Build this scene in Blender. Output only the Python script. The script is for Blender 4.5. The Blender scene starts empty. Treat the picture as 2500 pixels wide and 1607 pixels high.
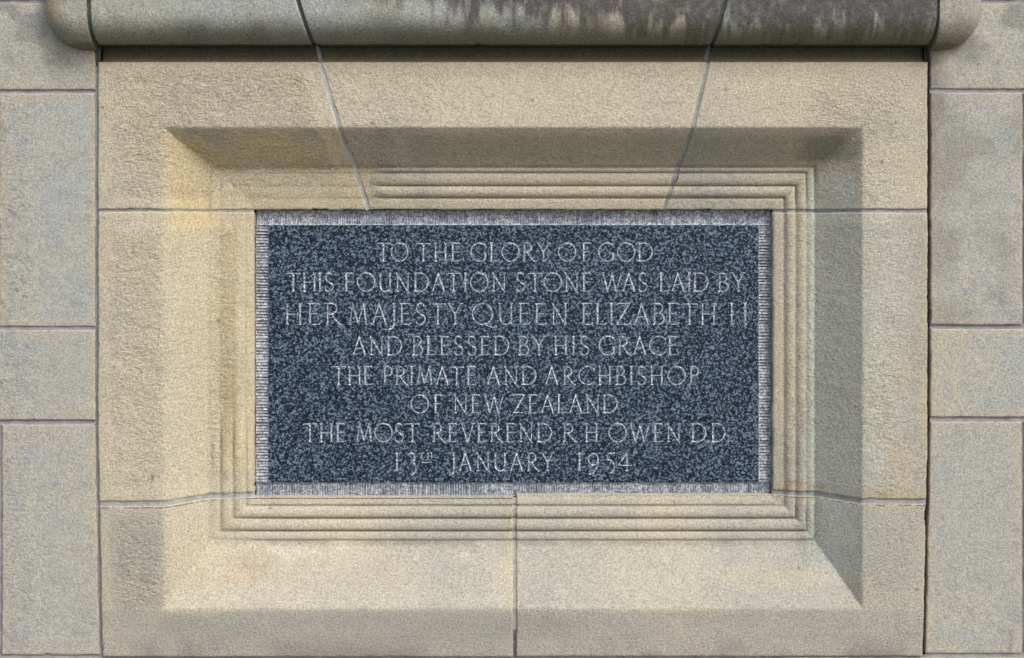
import bpy, math, random
import numpy as np
from mathutils import Vector
from mathutils.geometry import delaunay_2d_cdt

# ------------------------------------------------------------------ camera, sky, sun, exposure
# wall coordinates: u to the right, v downwards, both in millimetres on the front plane of the
# surround (y = 0); depth d in millimetres into the wall.  (1250, 540) is straight ahead of the eye.
EYE_U, EYE_V, EYE_Z, DIST = 1250.0, 540.0, 1.45, 3000.0
sc = bpy.context.scene
cam_data = bpy.data.cameras.new('camera')
cam_data.sensor_width = 36.0
cam_data.lens = 36.0 * DIST / 2500.0
cam_data.shift_y = -(803.5 - EYE_V) / 2500.0
cam_data.clip_end = 500.0
cam = bpy.data.objects.new('camera', cam_data)
sc.collection.objects.link(cam)
cam.location = (0, -DIST / 1000, EYE_Z)
cam.rotation_euler = (math.radians(90), 0, 0)
sc.camera = cam

SUN_EL, SUN_AZ = math.radians(45), math.radians(38)      # azimuth: to the right of straight out of the wall
L = Vector((math.sin(SUN_AZ) * math.cos(SUN_EL), -math.cos(SUN_AZ) * math.cos(SUN_EL), math.sin(SUN_EL)))
world = bpy.data.worlds.new('World'); sc.world = world; world.use_nodes = True
wn = world.node_tree
sky = wn.nodes.new('ShaderNodeTexSky'); sky.sky_type = 'NISHITA'; sky.sun_disc = False
sky.sun_elevation = SUN_EL
sky.sun_rotation = math.atan2(L.x, L.y)
sky.dust_density = 5.0; sky.air_density = 1.0; sky.ozone_density = 0.6
wn.links.new(sky.outputs[0], wn.nodes['Background'].inputs[0])
wn.nodes['Background'].inputs[1].default_value = 0.135
sun_data = bpy.data.lights.new('sun', 'SUN'); sun_data.energy = 1.3
sun_data.angle = math.radians(15); sun_data.color = (1.0, 1.0, 0.975)
sun = bpy.data.objects.new('sun', sun_data); sc.collection.objects.link(sun)
sun.rotation_euler = L.to_track_quat('Z', 'Y').to_euler()
sun.location = (3, -4, 6)
sc.view_settings.view_transform = 'Standard'; sc.view_settings.look = 'None'
sc.view_settings.exposure = 0.46; sc.view_settings.gamma = 1.0

# ------------------------------------------------------------------ numeric helpers
def hash2(ix, iy, seed):
    h = (ix.astype(np.int64) * 374761393 + iy.astype(np.int64) * 668265263 + seed * 974634777) & 0xffffffff
    h = ((h ^ (h >> 13)) * 1274126177) & 0xffffffff
    return ((h ^ (h >> 16)) & 0xffff) / 65535.0
def vnoise(x, y, seed=0):
    ix, iy = np.floor(x), np.floor(y); fx, fy = x - ix, y - iy
    fx = fx * fx * fx * (fx * (fx * 6 - 15) + 10); fy = fy * fy * fy * (fy * (fy * 6 - 15) + 10)
    a, b = hash2(ix, iy, seed), hash2(ix + 1, iy, seed)
    c, d = hash2(ix, iy + 1, seed), hash2(ix + 1, iy + 1, seed)
    return (a * (1 - fx) + b * fx) * (1 - fy) + (c * (1 - fx) + d * fx) * fy
def fbm(u, v, size, seed=0, octaves=4, gain=0.5, sx=1.0, sy=1.0):
    """fractal noise about 0, roughly -0.5..0.5; size in mm"""
    t = 0.0; amp = 1.0; tot = 0.0; s = size
    for o in range(octaves):
        c, sn = math.cos(0.6 * o + seed), math.sin(0.6 * o + seed)
        if sx != 1 or sy != 1: c, sn = 1.0, 0.0
        a, b = u / (s * sx), v / (s * sy)
        t = t + amp * (vnoise(a * c - b * sn + 17.3 * o, a * sn + b * c + 9.1 * o, seed * 31 + o) - 0.5)
        tot += amp; amp *= gain; s *= 0.5
    return t / tot
def ss(a, b, x):
    t = np.clip((x - a) / (b - a), 0, 1); return t * t * (3 - 2 * t)
def box(u, v, u0, u1, v0, v1, f):
    return ss(u0 - f, u0 + f, u) * (1 - ss(u1 - f, u1 + f, u)) * ss(v0 - f, v0 + f, v) * (1 - ss(v1 - f, v1 + f, v))
def blob(u, v, cu, cv, ru, rv, wob=0.5, seed=3):
    r = np.sqrt(((u - cu) / ru) ** 2 + ((v - cv) / rv) ** 2) + wob * fbm(u, v, 0.7 * min(ru, rv) + 15, seed)
    return 1 - ss(0.45, 1.0, r)
def mixc(c, new, m):
    return c * (1 - m[..., None]) + np.array(new) * m[..., None]
def W(u, v, d):
    """wall coordinates -> metres"""
    u = np.asarray(u, float); v = np.asarray(v, float); d = np.asarray(d, float)
    return np.stack(np.broadcast_arrays((u - EYE_U) / 1000, d / 1000, EYE_Z + (EYE_V - v) / 1000), -1)
def TU(a, d): return EYE_U + (a - EYE_U) * (1 + d / DIST)      # a position read at depth d, on the front plane's scale
def TV(a, d): return EYE_V + (a - EYE_V) * (1 + d / DIST)

# ------------------------------------------------------------------ object helpers
def tag(o, label=None, cat=None, group=None, kind=None):
    if label: o['label'] = label
    if cat: o['category'] = cat
    if group: o['group'] = group
    if kind: o['kind'] = kind
    return o
def empty(name, u, v, d=0):
    o = bpy.data.objects.new(name, None); sc.collection.objects.link(o)
    o.location = Vector(W(u, v, d).tolist()); o.empty_display_size = 0.1
    return o
def mesh_obj(name, co, faces, mat, parent=None, smooth=None, col=None, tooled=None):
    """co (n,3) world metres; faces list of tuples or (m,4) array; origin at the piece's own centre"""
    co = np.asarray(co, float)
    org = co.mean(0)
    me = bpy.data.meshes.new(name)
    if isinstance(faces, np.ndarray):
        m = len(faces)
        me.vertices.add(len(co)); me.vertices.foreach_set('co', (co - org).ravel())
        me.loops.add(m * 4); me.loops.foreach_set('vertex_index', faces.ravel().astype(np.int32))
        me.polygons.add(m)
        me.polygons.foreach_set('loop_start', np.arange(m, dtype=np.int32) * 4)
        me.update(calc_edges=True)
    else:
        me.from_pydata((co - org).tolist(), [], [tuple(int(i) for i in f) for f in faces])
    if smooth is None: smooth = np.ones(len(me.polygons), bool)
    elif isinstance(smooth, bool): smooth = np.full(len(me.polygons), smooth)
    me.polygons.foreach_set('use_smooth', smooth)
    if col is not None:
        a = me.attributes.new('stone_colour', 'FLOAT_COLOR', 'POINT')
        a.data.foreach_set('color', np.concatenate([np.clip(col, 0.005, 0.9), np.ones((len(col), 1))], 1).ravel())
    if tooled is not None:
        a = me.attributes.new('tooled', 'FLOAT', 'POINT'); a.data.foreach_set('value', np.asarray(tooled, float).ravel())
    me.materials.append(mat); me.update()
    o = bpy.data.objects.new(name, me); sc.collection.objects.link(o)
    o.location = org.tolist()
    if parent is not None:
        o.parent = parent; o.location = (Vector(org.tolist()) - parent.location)
    return o

# ------------------------------------------------------------------ materials
def new_mat(name):
    m = bpy.data.materials.new(name); m.use_nodes = True
    n = m.node_tree; b = n.nodes['Principled BSDF']
    return m, n, b
def nd(n, t, **kw):
    x = n.nodes.new(t)
    for k, v in kw.items():
        if k.startswith('i_'): x.inputs[k[2:].replace('_', ' ')].default_value = v
        else: setattr(x, k, v)
    return x
def noise(n, co, scale, detail=4, rough=0.6, dist=0.0):
    x = nd(n, 'ShaderNodeTexNoise'); x.inputs['Scale'].default_value = scale
    x.inputs['Detail'].default_value = detail; x.inputs['Roughness'].default_value = rough
    x.inputs['Distortion'].default_value = dist
    n.links.new(co, x.inputs['Vector']); return x.outputs['Fac']
def ramp(n, fac, stops):
    r = nd(n, 'ShaderNodeValToRGB'); e = r.color_ramp.elements
    while len(e) < len(stops): e.new(0.5)
    for k, (p, c) in enumerate(stops):
        e[k].position = p; e[k].color = (c, c, c, 1) if not isinstance(c, tuple) else (*c, 1)
    n.links.new(fac, r.inputs[0]); return r.outputs[0]
def math_n(n, op, a, b):
    x = nd(n, 'ShaderNodeMath', operation=op)
    for k, s in enumerate((a, b)):
        if isinstance(s, (int, float)): x.inputs[k].default_value = s
        else: n.links.new(s, x.inputs[k])
    return x.outputs[0]
def mixrgb(n, mode, fac, a, b):
    x = nd(n, 'ShaderNodeMix', data_type='RGBA', blend_type=mode)
    for sock, s in ((x.inputs[0], fac), (x.inputs[6], a), (x.inputs[7], b)):
        if isinstance(s, (int, float)): sock.default_value = s
        elif isinstance(s, tuple): sock.default_value = (*s, 1)
        else: n.links.new(s, sock)
    return x.outputs[2]

def sandstone_material(name, grain=1.0, pits=1.0, bump=1.0):
    m, n, b = new_mat(name)
    co = nd(n, 'ShaderNodeTexCoord').outputs['Object']
    col = nd(n, 'ShaderNodeAttribute', attribute_name='stone_colour').outputs['Color']
    tool = nd(n, 'ShaderNodeAttribute', attribute_name='tooled').outputs['Fac']
    g1 = noise(n, co, 210, 3, 0.7)
    g2 = noise(n, co, 560, 2, 0.6)
    g3 = noise(n, co, 38, 5, 0.65)
    v1 = ramp(n, g1, [(0.30, 1 - 0.36 * grain), (0.5, 1.0), (0.70, 1 + 0.27 * grain)])
    v2 = ramp(n, g2, [(0.32, 1 - 0.34 * grain), (0.68, 1 + 0.26 * grain)])
    v3 = ramp(n, g3, [(0.3, 0.93), (0.7, 1.05)])
    c = mixrgb(n, 'MULTIPLY', 1.0, col, v1)
    c = mixrgb(n, 'MULTIPLY', 1.0, c, v2)
    c = mixrgb(n, 'MULTIPLY', 1.0, c, v3)
    # scattered dark grains and small pits
    pit = noise(n, co, 125, 4, 0.75)
    area = noise(n, co, 9, 3, 0.6)
    pm = ramp(n, pit, [(0.31, 1.0), (0.37, 0.0)])
    am = ramp(n, area, [(0.42, 0.15), (0.62, 1.0)])
    pm = math_n(n, 'MULTIPLY', math_n(n, 'MULTIPLY', pm, am), 0.5 * pits)
    c = mixrgb(n, 'MIX', pm, c, (0.10, 0.095, 0.085))
    n.links.new(c, b.inputs['Base Color'])
    b.inputs['Roughness'].default_value = 0.92
    b.inputs['Specular IOR Level'].default_value = 0.15
    # relief: sand grain everywhere, crinkled tool marks where 'tooled'
    mp = nd(n, 'ShaderNodeMapping'); mp.inputs['Rotation'].default_value = (0, math.radians(24), 0)
    mp.inputs['Scale'].default_value = (0.75, 1.0, 1.25); n.links.new(co, mp.inputs[0])
    t1 = noise(n, mp.outputs[0], 105, 4, 0.68, 0.35)
    h = math_n(n, 'MULTIPLY', t1, math_n(n, 'ADD', math_n(n, 'MULTIPLY', tool, 4.6), 0.35))
    gv = ramp(n, area, [(0.35, 0.35), (0.65, 1.15)])
    h = math_n(n, 'ADD', h, math_n(n, 'MULTIPLY', math_n(n, 'MULTIPLY', g1, 0.95), gv))
    h = math_n(n, 'ADD', h, math_n(n, 'MULTIPLY', g2, 0.25))
    h = math_n(n, 'SUBTRACT', h, math_n(n, 'MULTIPLY', pm, 0.8))
    bm = nd(n, 'ShaderNodeBump'); bm.inputs['Strength'].default_value = 1.0
    bm.inputs['Distance'].default_value = 0.0021 * bump
    n.links.new(h, bm.inputs['Height']); n.links.new(bm.outputs[0], b.inputs['Normal'])
    return m
M_sand = sandstone_material('weathered_sandstone')
M_ashlar = sandstone_material('ashlar_sandstone', 0.9, 1.0, 0.8)
M_sill = sandstone_material('sooty_sandstone', 1.1, 0.8, 0.8)

def mortar_material(name, base):
    m, n, b = new_mat(name)
    co = nd(n, 'ShaderNodeTexCoord').outputs['Object']
    a = noise(n, co, 24, 5, 0.7); s = noise(n, co, 330, 2, 0.6)
    c = mixrgb(n, 'MULTIPLY', 1.0, base, ramp(n, a, [(0.3, 0.62), (0.55, 1.0), (0.75, 1.2)]))
    c = mixrgb(n, 'MULTIPLY', 1.0, c, ramp(n, s, [(0.3, 0.8), (0.7, 1.15)]))
    c = mixrgb(n, 'MIX', ramp(n, s, [(0.70, 0.0), (0.76, 0.8)]), c, (0.7, 0.7, 0.68))
    n.links.new(c, b.inputs['Base Color']); b.inputs['Roughness'].default_value = 0.95
    b.inputs['Specular IOR Level'].default_value = 0.1
    bm = nd(n, 'ShaderNodeBump'); bm.inputs['Distance'].default_value = 0.0012
    n.links.new(s, bm.inputs['Height']); n.links.new(bm.outputs[0], b.inputs['Normal'])
    return m
M_mortar_light = mortar_material('pale_mortar', (0.37, 0.385, 0.40))
M_mortar_grey = mortar_material('grey_mortar', (0.285, 0.295, 0.305))
M_mortar_grey2 = mortar_material('dusty_mortar', (0.30, 0.30, 0.285))
M_mortar_damp = mortar_material('damp_mortar', (0.115, 0.115, 0.125))
M_mortar_light2 = mortar_material('greyish_mortar', (0.335, 0.34, 0.335))
M_mortar_dark = mortar_material('dark_mossy_mortar', (0.07, 0.085, 0.075))
M_mortar_red = mortar_material('dark_reddish_mortar', (0.10, 0.062, 0.058))

def granite_material(name, dark, mid, light, rough, bump, contrast=1.0, spec=0.2):
    m, n, b = new_mat(name)
    co = nd(n, 'ShaderNodeTexCoord').outputs['Object']
    vo = nd(n, 'ShaderNodeTexVoronoi'); vo.inputs['Scale'].default_value = 270; vo.inputs['Randomness'].default_value = 1.0
    wz = nd(n, 'ShaderNodeTexNoise'); wz.inputs['Scale'].default_value = 260; n.links.new(co, wz.inputs['Vector'])
    wm = nd(n, 'ShaderNodeVectorMath', operation='MULTIPLY_ADD'); n.links.new(wz.outputs['Color'], wm.inputs[0]); wm.inputs[1].default_value = (0.006,) * 3; n.links.new(co, wm.inputs[2])
    n.links.new(wm.outputs[0], vo.inputs['Vector'])
    sep = nd(n, 'ShaderNodeSeparateColor'); n.links.new(vo.outputs['Color'], sep.inputs[0])
    a0 = noise(n, co, 135, 4, 0.78, 0.1)
    a = math_n(n, 'ADD', math_n(n, 'MULTIPLY', math_n(n, 'SUBTRACT', sep.outputs[0], 0.5), 0.40), a0)
    s = noise(n, co, 330, 3, 0.7)
    big = noise(n, co, 11, 3, 0.5)
    k = math_n(n, 'ADD', math_n(n, 'MULTIPLY', a, 0.72), math_n(n, 'MULTIPLY', s, 0.28))
    k = math_n(n, 'ADD', k, math_n(n, 'MULTIPLY', math_n(n, 'SUBTRACT', big, 0.5), 0.05))
    c = ramp(n, k, [(0.5 - 0.10 / contrast, dark), (0.52, mid), (0.5 + 0.17 / contrast, light)])
    sp = noise(n, co, 420, 1, 0.5)
    c = mixrgb(n, 'MIX', ramp(n, sp, [(0.72, 0.0), (0.78, 0.8)]), c, (0.55, 0.60, 0.68))
    n.links.new(c, b.inputs['Base Color']); b.inputs['Roughness'].default_value = rough
    b.inputs['Specular IOR Level'].default_value = spec
    bm = nd(n, 'ShaderNodeBump'); bm.inputs['Distance'].default_value = bump
    n.links.new(k, bm.inputs['Height']); n.links.new(bm.outputs[0], b.inputs['Normal'])
    return m
M_granite = granite_material('polished_dark_granite', (0.001, 0.006, 0.016), (0.007, 0.021, 0.043), (0.15, 0.205, 0.29), 0.5, 0.00015, 1.25)
M_tooled = granite_material('chisel_tooled_granite', (0.13, 0.15, 0.18), (0.30, 0.335, 0.39), (0.52, 0.56, 0.63), 0.85, 0.0005, 0.9)
M_cut = granite_material('freshly_cut_granite', (0.09, 0.115, 0.16), (0.31, 0.35, 0.43), (0.68, 0.72, 0.80), 0.8, 0.0006, 1.0)

# ------------------------------------------------------------------ the profile of the surround
DEP = np.array([0.0, 88.0, 92.0, 96.0, 100.0, 104.0])
PL = TU(np.array([401, 517, 539, 570, 602, 620.0]), DEP)
PR = TU(np.array([2106, 1988, 1968, 1942, 1914, 1886.0]), DEP)
PT = TV(np.array([311, 409, 422, 454, 483, 512.0]), DEP)
PB = TV(np.array([1486, 1319, 1296, 1265, 1234, 1215.0]), DEP)
OPEN = (PL[5], PR[5], PT[5], PB[5])
IDX = np.arange(6.0)
def ext(x, xp):
    """index along a side, running on below 0 outside the arris"""
    s = np.sign(xp[5] - xp[0]); x = x * s; q = xp * s
    r = np.interp(x, q, IDX)
    r = np.where(x < q[0], (x - q[0]) / (q[1] - q[0]), r)
    return np.where(x > q[5], 5 + (x - q[5]) / 25.0, r)
TT = np.linspace(-1, 6, 1401)
def bulge(t):
    return np.sqrt(np.clip(1 - (2 * t - 1) ** 2, 0, 1))
BASE = np.interp(TT, IDX, DEP); BASE[TT < 0] = 0; BASE[TT > 5] = DEP[5]
RIPPLE = np.zeros_like(TT)
for k, h, gro in ((1, 4.0, 3.0), (2, 9.0, 4.5), (3, 9.5, 4.5), (4, 3.5, 4.0)):
    m = (TT >= k) & (TT < k + 1); t = TT[m] - k
    if k == 4:
        RIPPLE[m] = -h * ss(0.0, 0.16, t) + gro * (1 - ss(0, 0.1, t))
    else:
        RIPPLE[m] = -h * bulge(np.clip(t * 1.03 - 0.015, 0, 1)) ** 0.9 + gro * (1 - ss(0, 0.07, t)) + gro * ss(0.94, 1, t)
def gauss(y, s):
    x = np.arange(-300, 301) * (TT[1] - TT[0]); k = np.exp(-0.5 * (x / s) ** 2); k /= k.sum()
    return np.convolve(np.pad(y, 300, mode='edge'), k, 'valid')
BASE_SOFT = gauss(BASE, 0.075); RIP_SOFT = gauss(RIPPLE, 0.12); BASE_SHARP = gauss(BASE, 0.012)
def profile(u, v):
    """(depth, wear, index) of the carved surround at wall point"""
    i = np.minimum(np.minimum(ext(u, PL), ext(u, PR)), np.minimum(ext(v, PT), ext(v, PB)))
    i = np.clip(i, -1, 5.5)
    # weathering: the upper left has lost its reeds, the left arris is rubbed round
    wear = np.clip(1.0 - ss(880, 965, u) * 1.0, 0, 1) * (1 - ss(980, 1230, v))
    wear = np.where((v > 1236) & (u > 500), 0, wear)
    wear = np.maximum(wear, 0.72 * (1 - ss(560, 640, u)) * ss(980, 1200, v))
    wear = np.maximum(wear, 0.8 * ss(1850, 1900, u) * (1 - ss(1225, 1300, v)) * ss(440, 530, v))
    wear = np.maximum(wear, 0.30)
    keep = 1 - 0.95 * np.clip((wear - 0.55) / 0.45, 0, 1) ** 1.5
    keep = np.where(u > 1850, np.maximum(keep, 0.8), keep)
    n1 = fbm(u, v, 60, 5, 3)
    keep = np.clip(keep + 0.6 * n1 * (wear > 0.5), 0.12, 1)
    wb = np.clip((wear - 0.3) / 0.7, 0, 1) * (1 - 0.88 * ss(1700, 1800, u))
    wb = np.where(ext(v, PT) < ext(u, PL), wb * 0.28, wb * 0.8)
    base = np.interp(i, TT, BASE_SHARP) * (1 - wb) + np.interp(i, TT, BASE_SOFT) * wb
    rip = np.interp(i, TT, RIPPLE) * (1 - wear) + np.interp(i, TT, RIP_SOFT) * wear * 1.3
    return base + rip * keep, wear, i
def cove(v):
    """hollow under the sill, above the top arris of the surround"""
    t = np.clip((152 - v) / 17.0, 0, 1)
    return np.where(v < 152, 34 * np.sqrt(np.clip(1 - (1 - t) ** 2, 0, 1)) ** 1.0 + 3 * ss(128, 118, v), 0)

def lines(anchors, step):
    """positions between anchors, each span split evenly; returns list of (k, t)"""
    out = []
    for k in range(len(anchors) - 1):
        n = max(1, int(round(abs(anchors[k + 1] - anchors[k]) / step)))
        out += [(k, j / n) for j in range(n)]
    return out + [(len(anchors) - 2, 1.0)]

def grid_faces(nr, nc):
    a = np.arange(nr * nc).reshape(nr, nc)
    return np.stack([a[:-1, :-1], a[1:, :-1], a[1:, 1:], a[:-1, 1:]], -1).reshape(-1, 4)

def skirt(nr, nc, base_n):
    """faces from the border loop to a copied loop set back; returns (loop indices, faces)"""
    a = np.arange(nr * nc).reshape(nr, nc)
    loop = np.concatenate([a[0, :], a[1:, -1], a[-1, -2::-1], a[-2:0:-1, 0]])
    m = len(loop); f = base_n + np.arange(m); bk = base_n + m + np.arange(m)
    q = np.stack([f, np.roll(f, -1), np.roll(bk, -1), bk], -1)
    return loop, q

def stone(name, xa, va, depth_fn, col_fn, tool_fn, mat, parent, step=3.0, edges=(1, 1, 1, 1), R=4.0, seed=1,
          back=150.0, chip=1.3, label=None, skip_skirt=False):
    """xa: list of functions v -> u (left edge, creases..., right edge); va: row anchors; edges: rounded l, r, t, b"""
    vmid = 0.5 * (va[0] + va[-1])
    va2 = [va[0], va[0] + 1.2, va[0] + 3.5] + list(va[1:-1]) + [va[-1] - 3.5, va[-1] - 1.2, va[-1]]
    rows = lines(va2, step)
    V = np.array([va2[k] * (1 - t) + va2[k + 1] * t for k, t in rows])
    fx = [xa[0], lambda v: xa[0](v) + 1.2, lambda v: xa[0](v) + 3.5] + list(xa[1:-1]) + [lambda v: xa[-1](v) - 3.5, lambda v: xa[-1](v) - 1.2, xa[-1]]
    cols = lines([f(vmid) for f in fx], step)
    X = np.array([[f(v) for f in fx] for v in V])
    U = np.stack([X[:, k] * (1 - t) + X[:, k + 1] * t for k, t in cols], 1)
    VV = np.repeat(V[:, None], U.shape[1], 1)
    el = U - X[:, :1]; er = X[:, -1:] - U; et = VV - V[0]; eb = V[-1] - VV
    big = 1e3
    e = np.minimum(np.minimum(el if edges[0] else big, er if edges[1] else big), np.minimum(et if edges[2] else big, eb if edges[3] else big))
    e = e + np.zeros_like(U)
    ecol = np.minimum(np.minimum(el, er), np.minimum(et, eb))
    d, tool0 = depth_fn(U, VV)
    tool = tool_fn(U, VV, ecol)
    t = np.clip(e / R, 0, 1)
    d = d + R * 0.8 * (1 - np.sqrt(np.clip(1 - (1 - t) ** 2, 0, 1)))
    # hand cut edges: a little uneven, with small chips
    wob = chip * (fbm(U, VV, 70, seed, 3) + 0.9 * fbm(U, VV, 14, seed + 1, 3)) * 2
    chips = np.clip(fbm(U, VV, 34, seed + 2, 3) - 0.23, 0, 1) * 22 * chip
    inward = wob + chips
    f = lambda q: np.exp(-np.clip(q, 0, None) / 4.0)
    U2 = U + (f(el) * edges[0] - f(er) * edges[1]) * inward
    V2 = VV + (f(et) * edges[2] - f(eb) * edges[3]) * inward
    # relief
    cr = fbm(U + 8 * fbm(U, VV, 30, seed + 5, 2), VV + 8 * fbm(U, VV, 30, seed + 15, 2), 16, seed + 6, 3, 0.65, 1.35, 0.85)
    cr2 = fbm(U, VV, 46, seed + 7, 2)
    d = d + tool * (3.6 * cr + 3.4 * cr2) + 0.9 * fbm(U, VV, 110, seed + 8, 3) + 0.35 * fbm(U, VV, 12, seed + 9, 2)
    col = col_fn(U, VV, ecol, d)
    P = W(U2, V2, d).reshape(-1, 3)
    C = col.reshape(-1, 3); T = tool.reshape(-1)
    nr, nc = U.shape
    F = grid_faces(nr, nc); sm = np.ones(len(F), bool)
    loop, q = skirt(nr, nc, len(P))
    ring = P[loop]; rb = ring.copy(); rb[:, 1] = back / 1000
    P = np.concatenate([P, ring, rb]); C = np.concatenate([C, C[loop], C[loop]]); T = np.concatenate([T, T[loop], T[loop]])
    F = np.concatenate([F, q]); sm = np.concatenate([sm, np.zeros(len(q), bool)])
    o = mesh_obj(name, P, F, mat, parent, sm, C, T)
    if label: o['label'] = label
    return o

def strip(name, path, width, rec, depth_fn, mat, parent, seed=1, step=5.0, uneven=1.0, back=150):
    """a bed of mortar following a joint; path = wall points; rec = how far it lies behind the stone faces"""
    pts = np.array(path, float); seg = np.linalg.norm(np.diff(pts, axis=0), axis=1); s = np.concatenate([[0], np.cumsum(seg)])
    n = max(2, int(s[-1] / step)); q = np.linspace(0, s[-1], n)
    cu, cv = np.interp(q, s, pts[:, 0]), np.interp(q, s, pts[:, 1])
    tu, tv = np.gradient(cu), np.gradient(cv); ln = np.hypot(tu, tv); nu, nv = -tv / ln, tu / ln
    offs = np.array([-1, -0.6, -0.2, 0.2, 0.6, 1]) * width / 2
    U = cu[:, None] + nu[:, None] * offs; V = cv[:, None] + nv[:, None] * offs
    d, _ = depth_fn(U, V)
    dip = np.array([0.0, 0.5, 1.0, 1.0, 0.5, 0.0])[None]
    d = d + rec + uneven * (1.6 * fbm(U, V, 30, seed, 3) * 2 + dip)
    return mesh_obj(name, W(U, V, d).reshape(-1, 3), grid_faces(n, 6), mat, parent, True)

# ------------------------------------------------------------------ colours of the stone (albedo)
SAND = np.array((0.452, 0.418, 0.335)); GREY = np.array((0.342, 0.346, 0.310)); OCHRE = (0.50, 0.435, 0.275)
TAN = (0.410, 0.368, 0.280); BLUE = (0.31, 0.345, 0.355); GREEN = (0.245, 0.245, 0.190); PALE = (0.46, 0.45, 0.385)
BROWN = (0.26, 0.185, 0.10); SOOT = (0.055, 0.052, 0.058)
def surround_colour(bias, seed):
    def fn(U, V, e, d):
        c = np.zeros(U.shape + (3,)) + SAND
        g = ss(-0.22, 0.22, fbm(U, V, 330, seed, 4) + bias)
        c = mixc(c, GREY, g * 0.9)
        c = mixc(c, TAN, 0.35 * ss(0.05, 0.3, fbm(U, V, 220, seed + 4, 3)))
        c = mixc(c, BLUE, 0.22 * ss(0.12, 0.3, fbm(U, V, 90, seed + 5, 4)) * g)
        c = mixc(c, TAN, 0.35 * (1 - ss(4, 34, e + 30 * fbm(U, V, 60, seed + 6, 3))))
        # ochre iron staining down the left splay
        U0, V0 = U, V
        V = V + 90 * fbm(U, V, 110, 91, 3); U = U + 24 * fbm(U0, V0, 80, 92, 3)
        m = box(U, V, 395, 505, 345, 590, 44) * 0.8 + box(U, V, 440, 520, 520, 1000, 46) * 0.42 + box(U, V, 500, 610, 430, 1180, 44) * 0.42
        m = np.maximum(m, box(U, V, 395, 820, 318, 395, 22) * 0.9)
        m = np.maximum(m, box(U, V, 480, 1010, 418, 500, 26) * 0.4)
        U, V = U0, V0
        c = mixc(c, OCHRE, np.clip(m * (1.05 + 1.3 * fbm(U, V, 130, 77, 4)), 0, 1))
        m = box(U, V, 515, 570, 560, 1330, 14) * (0.35 + 1.1 * fbm(U, V, 90, 78, 1, sx=0.4, sy=2.2))
        c = mixc(c, (0.30, 0.25, 0.165), np.clip(m, 0, 1) * 0.6)
        m = box(U, V, 330, 372, 560, 1240, 16) * (0.25 + fbm(U, V, 120, 79, 1, sx=0.4, sy=2.5))
        c = mixc(c, (0.36, 0.335, 0.255), np.clip(m, 0, 1) * 0.2)
        c = mixc(c, (0.470, 0.442, 0.348), 0.65 * box(U + 20 * fbm(U, V, 50, 95, 3), V, 270, 400, 200, 1225, 30))
        # greenish film and grey lichen
        m = box(U, V, 1000, 2110, 330, 395, 14) * 0.5 + blob(U, V, 2030, 360, 95, 45, 0.6, 11) * 0.5
        c = mixc(c, GREEN, m)
        m = box(U, V, 1990, 2100, 420, 1430, 12) * 0.45
        c = mixc(c, (0.47, 0.50, 0.46), m * 1.5)  # right splay lightened in the colour to offset its shading
        c = mixc(c, (0.46, 0.46, 0.40), 0.6 * box(U, V, 2110, 2200, 420, 1180, 40))
        c = mixc(c, (0.32, 0.33, 0.30), 0.4 * box(U, V, 1262, 2100, 1345, 1484, 12))
        c = mixc(c, (0.50, 0.46, 0.37), 0.5 * box(U, V, 800, 2000, 170, 306, 24))
        m = box(U, V, 380, 1420, 1503, 1555, 16) * (0.42 + 0.9 * fbm(U, V, 150, 12, 3))
        c = mixc(c, GREEN, np.clip(m, 0, 1))
        m = box(U, V, 280, 400, 1250, 1500, 30) * (0.35 + 0.9 * fbm(U, V, 60, 13, 4))
        c = mixc(c, (0.345, 0.345, 0.275), np.clip(m, 0, 1) * 0.4)
        c = mixc(c, (0.285, 0.29, 0.268), box(U, V, 240, 2262, 1492, 1700, 8) * 0.6)
        m = ss(1535, 1600, V) * ss(0.0, 0.22, fbm(U, V, 130, 14, 4) + 0.05)
        c = mixc(c, (0.225, 0.215, 0.215), m * 0.75)
        # brown damp marks above the right-hand bed joint, tan marks on the sill of the recess
        top = 1212 - 26 * (0.5 + fbm(U, V * 0, 120, 15, 3) * 2.2)
        m = ss(0, 12, V - top) * (V < 1232) * ss(1880, 1910, U) * (1 - ss(2190, 2262, U) * 0.6)
        c = mixc(c, (0.34, 0.26, 0.155), np.clip(m * (0.75 + 1.5 * fbm(U, V, 50, 83, 3)), 0, 1) * 0.62)
        m = box(U, V, 2165, 2262, 880, 1225, 25) * ss(-0.05, 0.25, fbm(U, V, 80, 16, 2, sx=0.6, sy=1.8))
        c = mixc(c, TAN, m * 0.6)
        m = blob(U, V, 590, 1400, 110, 60, 0.7, 17) + 0.6 * blob(U, V, 470, 1360, 60, 120, 0.6, 18)
        c = mixc(c, (0.42, 0.35, 0.25), np.clip(m, 0, 1) * 0.5)
        m = blob(U, V, 1900, 1420, 260, 40, 0.8, 19) * 0.4
        c = mixc(c, (0.44, 0.39, 0.29), m)
        m = ss(0.10, 0.3, fbm(U, V, 50, 20, 4) + 0.25 * box(U, V, 505, 780, 1345, 1380, 12) + 0.3 * blob(U, V, 1200, 1350, 60, 14, 0.6, 21)) * box(U, V, 480, 1250, 1338, 1385, 8)
        c = mixc(c, (0.54, 0.51, 0.42), m * 0.5)
        c = mixc(c, (0.475, 0.445, 0.345), 0.7 * box(U, V, 405, 505, 560, 1400, 22))
        c = mixc(c, PALE, 0.4 * box(U, V, 400, 1240, 1440, 1484, 14) * (0.6 + fbm(U, V, 120, 22, 3)))
        c = mixc(c, PALE, 0.15 * box(U, V, 1150, 1960, 1345, 1470, 40) * (0.5 + fbm(U, V, 200, 23, 3)))
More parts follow.
